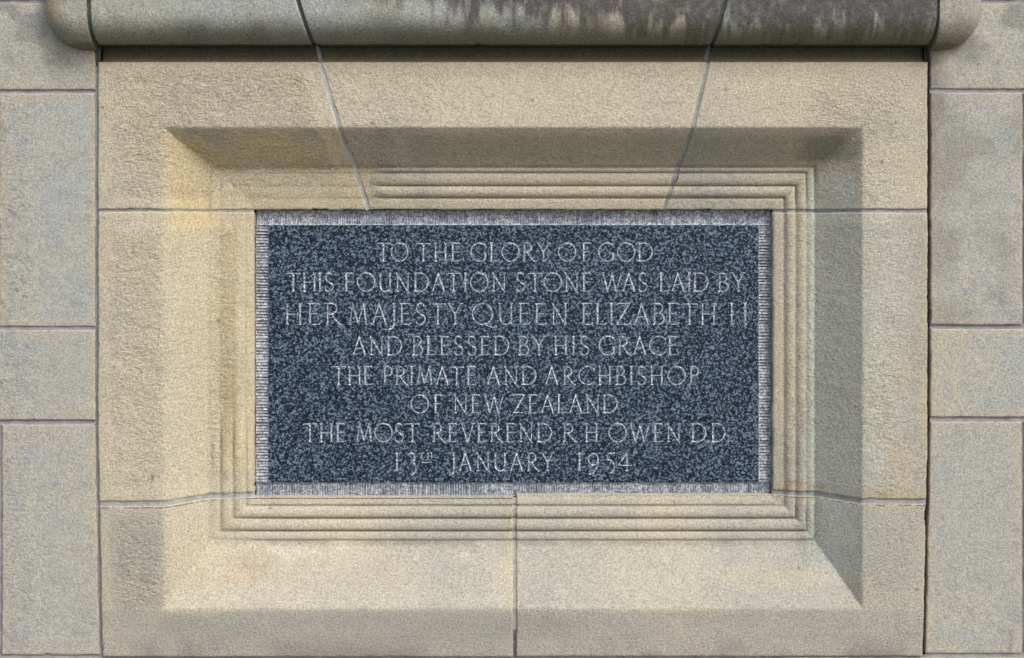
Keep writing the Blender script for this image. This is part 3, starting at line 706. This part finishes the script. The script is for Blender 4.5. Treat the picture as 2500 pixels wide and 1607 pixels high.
def arc(cx, cy, rx, ry, a0, a1, n=14):
    return [(cx + rx * math.cos(math.radians(a0 + (a1 - a0) * k / n)), cy + ry * math.sin(math.radians(a0 + (a1 - a0) * k / n))) for k in range(n + 1)]
K, H = 1.0, 0.62    # thick and hair strokes
def S(*p, w=K): return (list(p), w)
def sf(x, y, a=0.07, b=0.07): return ([(x - a, y), (x + b, y)], 0.55)
GL = {
 'I': (0.12, [S((.06, 0), (.06, 1)), sf(.06, 0), sf(.06, 1)]),
 'H': (0.72, [S((.08, 0), (.08, 1)), S((.64, 0), (.64, 1)), S((.08, .5), (.64, .5), w=H), sf(.08, 0), sf(.08, 1), sf(.64, 0), sf(.64, 1)]),
 'T': (0.74, [S((.37, 0), (.37, 1)), S((0, .985), (.74, .985), w=H), sf(.37, 0), S((0, .985), (-.02, .93), w=.5), S((.74, .985), (.76, .93), w=.5)]),
 'E': (0.50, [S((.08, 0), (.08, 1)), S((.0, 1), (.46, 1), (.47, .94), w=H), S((.08, .51), (.41, .51), w=H), S((0, 0), (.48, 0), (.52, .07), w=H)]),
 'F': (0.48, [S((.08, 0), (.08, 1)), S((.0, 1), (.46, 1), (.47, .94), w=H), S((.08, .51), (.40, .51), w=H), sf(.08, 0)]),
 'L': (0.48, [S((.08, 0), (.08, 1)), sf(.08, 1), S((0, 0), (.46, 0), (.50, .08), w=H)]),
 'O': (0.96, [(arc(.48, .5, .48, .51, 0, 360, 28), .85)]),
 'Q': (0.96, [(arc(.48, .5, .48, .51, 0, 360, 28), .85), S((.58, .02), (.78, -.10), (1.06, -.17), (1.16, -.13), w=.8)]),
 'C': (0.82, [(arc(.49, .5, .49, .51, 42, 318, 22), .85), S((.855, .84), (.86, .74), w=.5)]),
 'G': (0.86, [(arc(.49, .5, .49, .51, 44, 300, 22), .85), S((.80, .42), (.80, .12), (.73, .06)), sf(.80, .42, .08, .06), S((.845, .85), (.85, .76), w=.5)]),
 'D': (0.80, [S((.08, 0), (.08, 1)), ([(0, 1), (.30, 1)] + arc(.30, .5, .49, .5, 84, -84, 18) + [(.30, 0), (0, 0)], .8)]),
 'B': (0.54, [S((.08, 0), (.08, 1)), ([(0, 1), (.24, 1)] + arc(.24, .765, .22, .235, 80, -80, 10) + [(.10, .53)], .75), ([(.24, .53)] + arc(.26, .265, .27, .265, 80, -80, 12) + [(.26, 0), (0, 0)], .8)]),
 'P': (0.50, [S((.08, 0), (.08, 1)), ([(0, 1), (.22, 1)] + arc(.24, .74, .25, .26, 80, -80, 12) + [(.10, .47)], .8), sf(.08, 0)]),
 'R': (0.64, [S((.08, 0), (.08, 1)), ([(0, 1), (.22, 1)] + arc(.23, .745, .24, .255, 80, -80, 12) + [(.10, .48)], .8), S((.26, .48), (.44, .20), (.58, .02), (.68, -.02)), sf(.08, 0)]),
 'S': (0.50, [(arc(.26, .765, .19, .245, 45, 245, 12)[:-1] + [(.20, .55), (.31, .46)] + arc(.24, .245, .23, .255, 38, -140, 13), .9), S((.40, .94), (.41, .85), w=.5), S((.06, .08), (.04, .18), w=.5)]),
 'U': (0.70, [([(.08, 1), (.08, .32)] + arc(.36, .30, .28, .31, 180, 340, 12) + [(.62, .32)], .9), S((.62, 0.0), (.62, 1), w=.8), sf(.08, 1), sf(.62, 1), sf(.66, 0, 0, .06)]),
 'N': (0.78, [S((.10, 0), (.10, .98), w=H), S((.04, 1.02), (.70, -.06)), S((.68, 0), (.68, 1), w=H), sf(.10, 0), sf(.68, 1)]),
 'M': (0.92, [S((.06, 0), (.20, 1), w=H), S((.20, 1.0), (.46, .06)), S((.46, .06), (.73, 1), w=H), S((.73, 1), (.86, 0)), sf(.06, 0), sf(.86, 0)]),
 'A': (0.76, [S((.06, 0), (.38, 1.02), w=H), S((.36, 1.02), (.70, 0)), S((.17, .36), (.58, .36), w=H), sf(.06, 0), sf(.70, 0)]),
 'V': (0.76, [S((.05, 1), (.38, -.02)), S((.38, -.02), (.70, 1), w=H), sf(.05, 1), sf(.70, 1)]),
 'W': (1.12, [S((.05, 1), (.32, -.02)), S((.32, -.02), (.57, .98), w=H), S((.55, 1), (.80, -.02)), S((.80, -.02), (1.07, 1), w=H), sf(.05, 1), sf(1.07, 1)]),
 'Y': (0.68, [S((.04, 1), (.34, .48)), S((.34, .48), (.63, 1), w=H), S((.34, .5), (.34, 0)), sf(.04, 1), sf(.63, 1), sf(.34, 0)]),
 'Z': (0.66, [S((.02, .93), (.03, 1), (.62, 1), w=H), S((.62, 1), (.03, 0)), S((.03, 0), (.62, 0), (.66, .08), w=H)]),
 'J': (0.16, [S((.10, 1), (.10, .06), (.07, -.10), (-.02, -.20), (-.14, -.25)), sf(.10, 1)]),
 '1': (0.16, [S((.08, 0), (.08, 1)), sf(.08, 0), sf(.06, .97, .06, .02)]),
 '3': (0.46, [(arc(.20, .74, .20, .24, 150, -60, 12) + [(.20, .50)], .85), (arc(.17, .14, .29, .36, 78, -95, 14), .9)]),
 '9': (0.60, [(arc(.29, .66, .28, .33, 0, 360, 20), .85), S((.57, .66), (.56, .40), (.46, .12), (.28, -.10), (.08, -.20))]),
 '5': (0.52, [S((.52, 1.02), (.20, .97), w=.8), S((.20, .97), (.12, .60), w=H), ([(.12, .60), (.22, .62)] + arc(.20, .24, .28, .37, 78, -85, 13), .9)]),
 '4': (0.66, [S((.46, 0), (.46, 1)), S((.46, 1), (.02, .30), w=H), S((.02, .30), (.66, .30), w=H), sf(.46, 0)]),
 '.': (0.08, [S((.03, .03), (.07, .05), w=1.1)]),
}
TEXT = [   # baseline, cap height, words with the left and right ends
 (637.0, 43.5, [('TO', 921, 996), ('THE', 1018, 1124), ('GLORY', 1150, 1342), ('OF', 1364, 1443), ('GOD', 1462, 1593)]),
 (710.7, 44.0, [('THIS', 700, 814), ('FOUNDATION', 842, 1236), ('STONE', 1260, 1444), ('WAS', 1470, 1580), ('LAID', 1611, 1729), ('BY', 1754, 1818)]),
 (791.5, 50.5, [('HER', 697, 832), ('MAJESTY', 851, 1129), ('QUEEN', 1154, 1386), ('ELIZABETH', 1421, 1748), ('II', 1784, 1823)]),
 (866.0, 44.5, [('AND', 861, 981), ('BLESSED', 1008, 1242), ('BY', 1267, 1331), ('HIS', 1354, 1438), ('GRACE', 1463, 1654)]),
 (938.5, 43.5, [('THE', 811, 910), ('PRIMATE', 936, 1162), ('AND', 1189, 1309), ('ARCHBISHOP', 1331, 1706)]),
 (1007.5, 43.5, [('OF', 1004, 1081), ('NEW', 1108, 1231), ('ZEALAND', 1254, 1507)]),
 (1078.0, 43.8, [('THE', 741, 843), ('MOST', 869, 1024), ('REVEREND', 1057, 1347), ('R', 1375, 1407), ('H', 1429, 1460), ('OWEN', 1487, 1662), ('D', 1689, 1724), ('.', 1727, 1730), ('D', 1738, 1770), ('.', 1776, 1779)]),
 (1149.0, 43.0, [('13', 966, 1016), ('JANUARY', 1104, 1352), ('19', 1412, 1462), ('5', 1475, 1502), ('4', 1508, 1542)]),
]
KERN = {'LO': -.04, 'LA': -.02, 'AT': -.14, 'TY': -.10, 'RY': -.05, 'WA': -.12, 'AL': -.0, 'LY': -.1, 'TO': -.06, 'AV': -.1, 'EV': -.04, 'VE': -.06, 'MA': -.03, 'OA': -.03, 'DA': -.04, 'RA': -.04, 'AC': -.04, 'AW': -.1, 'LI': .04, 'LE': .02}
LETTER = [0]
def word_strokes(word, x0, x1, base, cap, rnd, hw):
    """strokes in apparent millimetres: list of (points, half width)"""
    ws = [GL[c][0] for c in word]; kn = sum(KERN.get(word[i:i + 2], 0) for i in range(len(word) - 1))
    total = sum(ws) * cap; n = len(word); span = x1 - x0; sx = 1.0
    if n == 1: sx = span / total if word != '.' else 1.0; gap = 0
    else:
        gap = (span - total - kn * cap) / (n - 1)
        if gap < 0.13 * cap:
            sx = (span - kn * cap - 0.13 * cap * (n - 1)) / total; gap = 0.13 * cap
        if gap > 0.34 * cap and n > 2:
            sx = min(1.34, (span - kn * cap - 0.30 * cap * (n - 1)) / total); gap = (span - kn * cap - total * sx) / (n - 1)
    out = []; x = x0
    for i, c in enumerate(word):
        w, st = GL[c]; LETTER[0] += 1; jy = (rnd.random() - 0.5) * 0.7; jx = (rnd.random() - 0.5) * 0.6
        sc_ = 1 + (rnd.random() - 0.5) * 0.02
        for pts, wt in st:
            out.append(([(x + jx + p[0] * cap * sx, base + jy - p[1] * cap * sc_) for p in pts], hw * wt, (LETTER[0], c)))
        x += w * cap * sx + gap + (KERN.get(word[i:i + 2], 0) * cap)
    return out
def cut_strokes(strokes, u0, u1, v0, v1):
    """V-cut strokes into the rectangle: returns verts (u, v, depth), plain triangles, cut triangles"""
    vs = [(u0, v0), (u1, v0), (u1, v1), (u0, v1)]; fs = [[0, 1, 2, 3]]; segs = []; owner = {0: None}
    def ccw(f):
        a = 0.0
        for i in range(len(f)):
            p, q = vs[f[i]], vs[f[(i + 1) % len(f)]]; a += p[0] * q[1] - q[0] * p[1]
        return (f if a > 0 else f[::-1]) if abs(a) > 1e-6 else None
    for pts, hw, key in strokes:
        f_start = len(fs)
        closed = len(pts) > 6 and math.hypot(pts[0][0] - pts[-1][0], pts[0][1] - pts[-1][1]) < 1e-3
        if closed: pts = pts[:-1]
        n = len(pts); P = [Vector(p) for p in pts]; base = len(vs)
        for i in range(n):
            a = P[i - 1] if (i > 0 or closed) else P[i]; b = P[(i + 1) % n] if (i < n - 1 or closed) else P[i]
            d1 = (P[i] - a).normalized() if (P[i] - a).length > 0 else None; d2 = (b - P[i]).normalized() if (b - P[i]).length > 0 else None
            d1 = d1 or d2; d2 = d2 or d1
            t = (d1 + d2); t = t.normalized() if t.length > 1e-6 else d1
            nv = Vector((-t.y, t.x)); k = hw / max(0.6, nv.dot(Vector((-d1.y, d1.x))))
            vs.extend([tuple(P[i] + nv * k), tuple(P[i]), tuple(P[i] - nv * k)])
        m = n if closed else n - 1
        for i in range(m):
            a, b = base + 3 * i, base + 3 * ((i + 1) % n)
            for f in ([a, b, b + 1, a + 1], [a + 1, b + 1, b + 2, a + 2]):
                f = ccw(f)
                if f: fs.append(f)
            segs.append((*pts[i], *pts[(i + 1) % n], hw, key))
        if not closed:
            for i, dr in ((0, P[0] - P[1]), (n - 1, P[-1] - P[-2])):
                tip = P[i] + dr.normalized() * hw; t = len(vs); vs.append(tuple(tip)); a = base + 3 * i
                for f in ([a, t, a + 1], [a + 1, t, a + 2]):
                    f = ccw(f)
                    if f: fs.append(f)
        for q in range(f_start, len(fs)): owner[q] = key
    es = sorted({(min(a, b), max(a, b)) for f in fs for a, b in zip(f, f[1:] + f[:1])})
    ov, oe, of, _, _, _ = delaunay_2d_cdt([Vector(p) for p in vs], es, [], 0, 1e-4, True)
    co = np.array([tuple(p) for p in ov]); sg = np.array([q[:5] for q in segs]); keys = [q[5] for q in segs]
    A, B, hw = sg[:, :2], sg[:, 2:4], sg[:, 4]
    AB = B - A; L2 = (AB ** 2).sum(1) + 1e-9
    def inside(pts):
        best = np.zeros(len(pts)); who = np.zeros(len(pts), int)
        for k in range(0, len(pts), 400):
            q = pts[k:k + 400, None, :]
            t = np.clip(((q - A) * AB).sum(-1) / L2, 0, 1)
            dd = hw - np.linalg.norm(q - (A + AB * t[..., None]), axis=-1)
            best[k:k + 400] = dd.max(1); who[k:k + 400] = dd.argmax(1)
        return best, who
    dep = np.clip(inside(co)[0], 0, None)
    of = [list(f) for f in of]
    bc, who = inside(np.array([co[f].mean(0) for f in of]))
    plain = [f for f, b in zip(of, bc) if b <= 0]; cut = [(f, keys[w]) for f, b, w in zip(of, bc, who) if b > 0]
    for f in plain:
        for i in f: dep[i] = 0
    return co, dep, plain, cut

rnd = random.Random(1954)
bounds = [549.5] + [0.5 * (TEXT[i][0] + TEXT[i + 1][0] - TEXT[i + 1][1] + 6) for i in range(len(TEXT) - 1)] + [1178.5]
bounds[-2] += 3
slabP, slabF, off = [], [], 0
apU = lambda a: TU(a, DF); apV = lambda a: TV(a, DF)
for li, (base, cap, words) in enumerate(TEXT):
    st = []
    for w, a, b in words: st += word_strokes(w, a, b, base, cap, rnd, 2.15)
    if li == 7:
        st += word_strokes('TH', 1024, 1055, 1121.5, 15.5, rnd, 1.2)
        st += [([(1030, 1129), (1055, 1128.6)], 1.2, (9999, 'underline'))]
    st = [([(apU(p[0]), apV(p[1])) for p in pts], h, k) for pts, h, k in st]
    v0 = fv0 if li == 0 else apV(bounds[li]); v1 = fv1 if li == 7 else apV(bounds[li + 1])
    co, dep, plain, cut = cut_strokes(st, fu0, fu1, v0, v1)
    P = W(co[:, 0], co[:, 1], DF + dep * 0.75)
    line = empty('inscription_line', 0.5 * (fu0 + fu1), apV(base), DF); line.parent = slab; line.location = line.location - slab.location
    line_world = slab.location + line.location
    line['label'] = 'carved line reading ' + ' '.join(w for w, a, b in words).replace(' .', '.').replace('19 5 4', '1954').replace('13 ', '13TH ')
    for key in sorted({k for f, k in cut}):
        tri = [f for f, k in cut if k == key]
        used = sorted({i for f in tri for i in f}); mp = {i: k for k, i in enumerate(used)}
        nm = {'.': 'full_stop', 'underline': 'underline'}.get(key[1], 'numeral' if key[1].isdigit() else 'letter')
        o = mesh_obj(nm, P[used], [tuple(mp[i] for i in f) for f in tri], M_cut, None, False)
        o.location = o.location - line_world; o.parent = line
    slabP.append(P); slabF += [tuple(i + off for i in f) for f in plain]; off += len(P)
# returns of the polished field, down to the tooled border
c4 = W([fu0, fu1, fu1, fu0], [fv0, fv0, fv1, fv1], DF); b4 = W([fu0, fu1, fu1, fu0], [fv0, fv0, fv1, fv1], DF + 20)
slabP += [c4, b4]
slabF += [(off + i, off + 4 + i, off + 4 + (i + 1) % 4, off + (i + 1) % 4) for i in range(4)]
fo = mesh_obj('polished_face', np.concatenate(slabP), slabF, M_granite, slab, False)

# chisel-tooled border: real ribs across each of the four margins
def margin(p_out0, p_out1, p_in0, p_in1, pitch, seed, amp):
    """outer edge from p_out0 to p_out1, inner edge from p_in0 to p_in1; ribs run across"""
    o0, o1, i0, i1 = map(np.array, (p_out0, p_out1, p_in0, p_in1))
    ln = np.linalg.norm(o1 - o0); n = int(ln / pitch * 6); t = np.linspace(0, 1, n); s = np.linspace(0, 1, 10)
    rs = np.random.RandomState(seed)
    q = t * ln
    rough = fbm(q[:, None] + 0 * s, s[None] * 35 + 0 * q[:, None], 30, seed, 3)
    phase = q[:, None] / pitch + 0.5 * fbm(q[:, None] + 0 * s, 0 * s[None] + 0 * q[:, None], 60, seed + 1, 2) + 0.25 * fbm(q[:, None] + 0 * s, s[None] * 14 + 0 * q[:, None], 20, seed + 9, 2)
    fr = phase - np.floor(phase)
    cell = np.floor(phase)
    hgt = hash2(cell, cell * 0 + seed, 5)
    strength = 0.7 + 0.6 * ss(-0.2, 0.25, fbm(q[:, None] + 0 * s, s[None] * 20 + 0 * q[:, None], 70, seed + 12, 3))
    saw = np.where(fr < 0.7, fr / 0.7, (1 - fr) / 0.3)
    top = ss(0, 0.12, s)[None] * ss(0, 0.08, 1 - s)[None]
    d = amp * strength * (0.3 + 1.0 * hgt) * (1 - saw) * (0.35 + 0.65 * top) + 1.4 * rough + 1.3 * fbm(q[:, None] + 0 * s, s[None] * 35 + 0 * q[:, None], 7, seed + 3, 2)
    d = d - 0.8 * (1 - s[None])
    OP = o0[None] * (1 - t[:, None]) + o1[None] * t[:, None]; IP = i0[None] * (1 - t[:, None]) + i1[None] * t[:, None]
    PT_ = OP[:, None] * (1 - s[None, :, None]) + IP[:, None] * s[None, :, None]
    dd = DM + d; dd[:, -1] = DM - 2.0
    P = W(PT_[..., 0], PT_[..., 1], dd).reshape(-1, 3)
    nr, nc = n, 10
    F = grid_faces(nr, nc)
    loop, qd = skirt(nr, nc, len(P)); ring = P[loop]; rb = ring.copy(); rb[:, 1] = 0.150
    P = np.concatenate([P, ring, rb])
    mesh_obj('tooled_border', P, np.concatenate([F, qd]), M_tooled, slab, False)
m_ = 0.2
margin((su0, sv0), (su1, sv0), (su0, fv0 - m_), (su1, fv0 - m_), 6.2, 401, 3.6)
margin((su0, sv1), (su1, sv1), (su0, fv1 + m_), (su1, fv1 + m_), 6.4, 402, 4.5)
margin((su0, fv0 + m_), (su0, fv1 - m_), (fu0 - m_, fv0 + m_), (fu0 - m_, fv1 - m_), 7.6, 403, 6.5)
margin((su1, fv0 + m_), (su1, fv1 - m_), (fu1 + m_, fv0 + m_), (fu1 + m_, fv1 - m_), 7.6, 404, 6.5)

# ------------------------------------------------------------------ moss
mm, mn, mb = new_mat('moss')
mb.inputs['Base Color'].default_value = (0.045, 0.085, 0.012, 1); mb.inputs['Roughness'].default_value = 0.95
def moss(label, pts, n, spread, size, seed):
    rs = random.Random(seed); vs, fs = [], []
    for _ in range(n):
        t = rs.random() ** 1.0; k = rs.randrange(len(pts) - 1)
        u = pts[k][0] * (1 - t) + pts[k + 1][0] * t + rs.gauss(0, spread[0]); v = pts[k][1] * (1 - t) + pts[k + 1][1] * t + rs.gauss(0, spread[1])
        d = pts[k][2] * (1 - t) + pts[k + 1][2] * t + rs.gauss(0, 1.0)
        s = size * (0.5 + rs.random()); b = len(vs)
        a = rs.random() * 6.28
        for j in range(3):
            vs.append(W(u + s * math.cos(a + 2.1 * j), v + s * math.sin(a + 2.1 * j) * 0.7, d).tolist())
        vs.append(W(u + rs.gauss(0, s * .4), v - s * .3, d - s * 1.2).tolist())
        fs += [(b, b + 1, b + 3), (b + 1, b + 2, b + 3), (b + 2, b, b + 3)]
    o = mesh_obj('moss', vs, fs, mm, None, False)
    tag(o, label, 'moss', None, 'stuff')
bv = OPEN[3]
moss('thin line of green moss along the bottom edge of the granite slab', [(TU(1512, 112), bv - 1.5, 112), (TU(1570, 112), bv - 1.5, 111), (TU(1700, 112), bv - 1.5, 112)], 170, (10, 0.8), 2.4, 7)

# ------------------------------------------------------------------ ground in front of the wall
gm, gn, gb = new_mat('stone_paving')
co = nd(gn, 'ShaderNodeTexCoord').outputs['Object']
c = mixrgb(gn, 'MIX', noise(gn, co, 3, 5, 0.6), (0.17, 0.165, 0.14), (0.27, 0.255, 0.215))
gn.links.new(c, gb.inputs['Base Color']); gb.inputs['Roughness'].default_value = 0.95
g = mesh_obj('ground', [(-60, -120, 0), (60, -120, 0), (60, 0.42, 0), (-60, 0.42, 0)], [(0, 1, 2, 3)], gm, None, False)
tag(g, 'flat paved ground at the foot of the wall', None, None, 'structure')
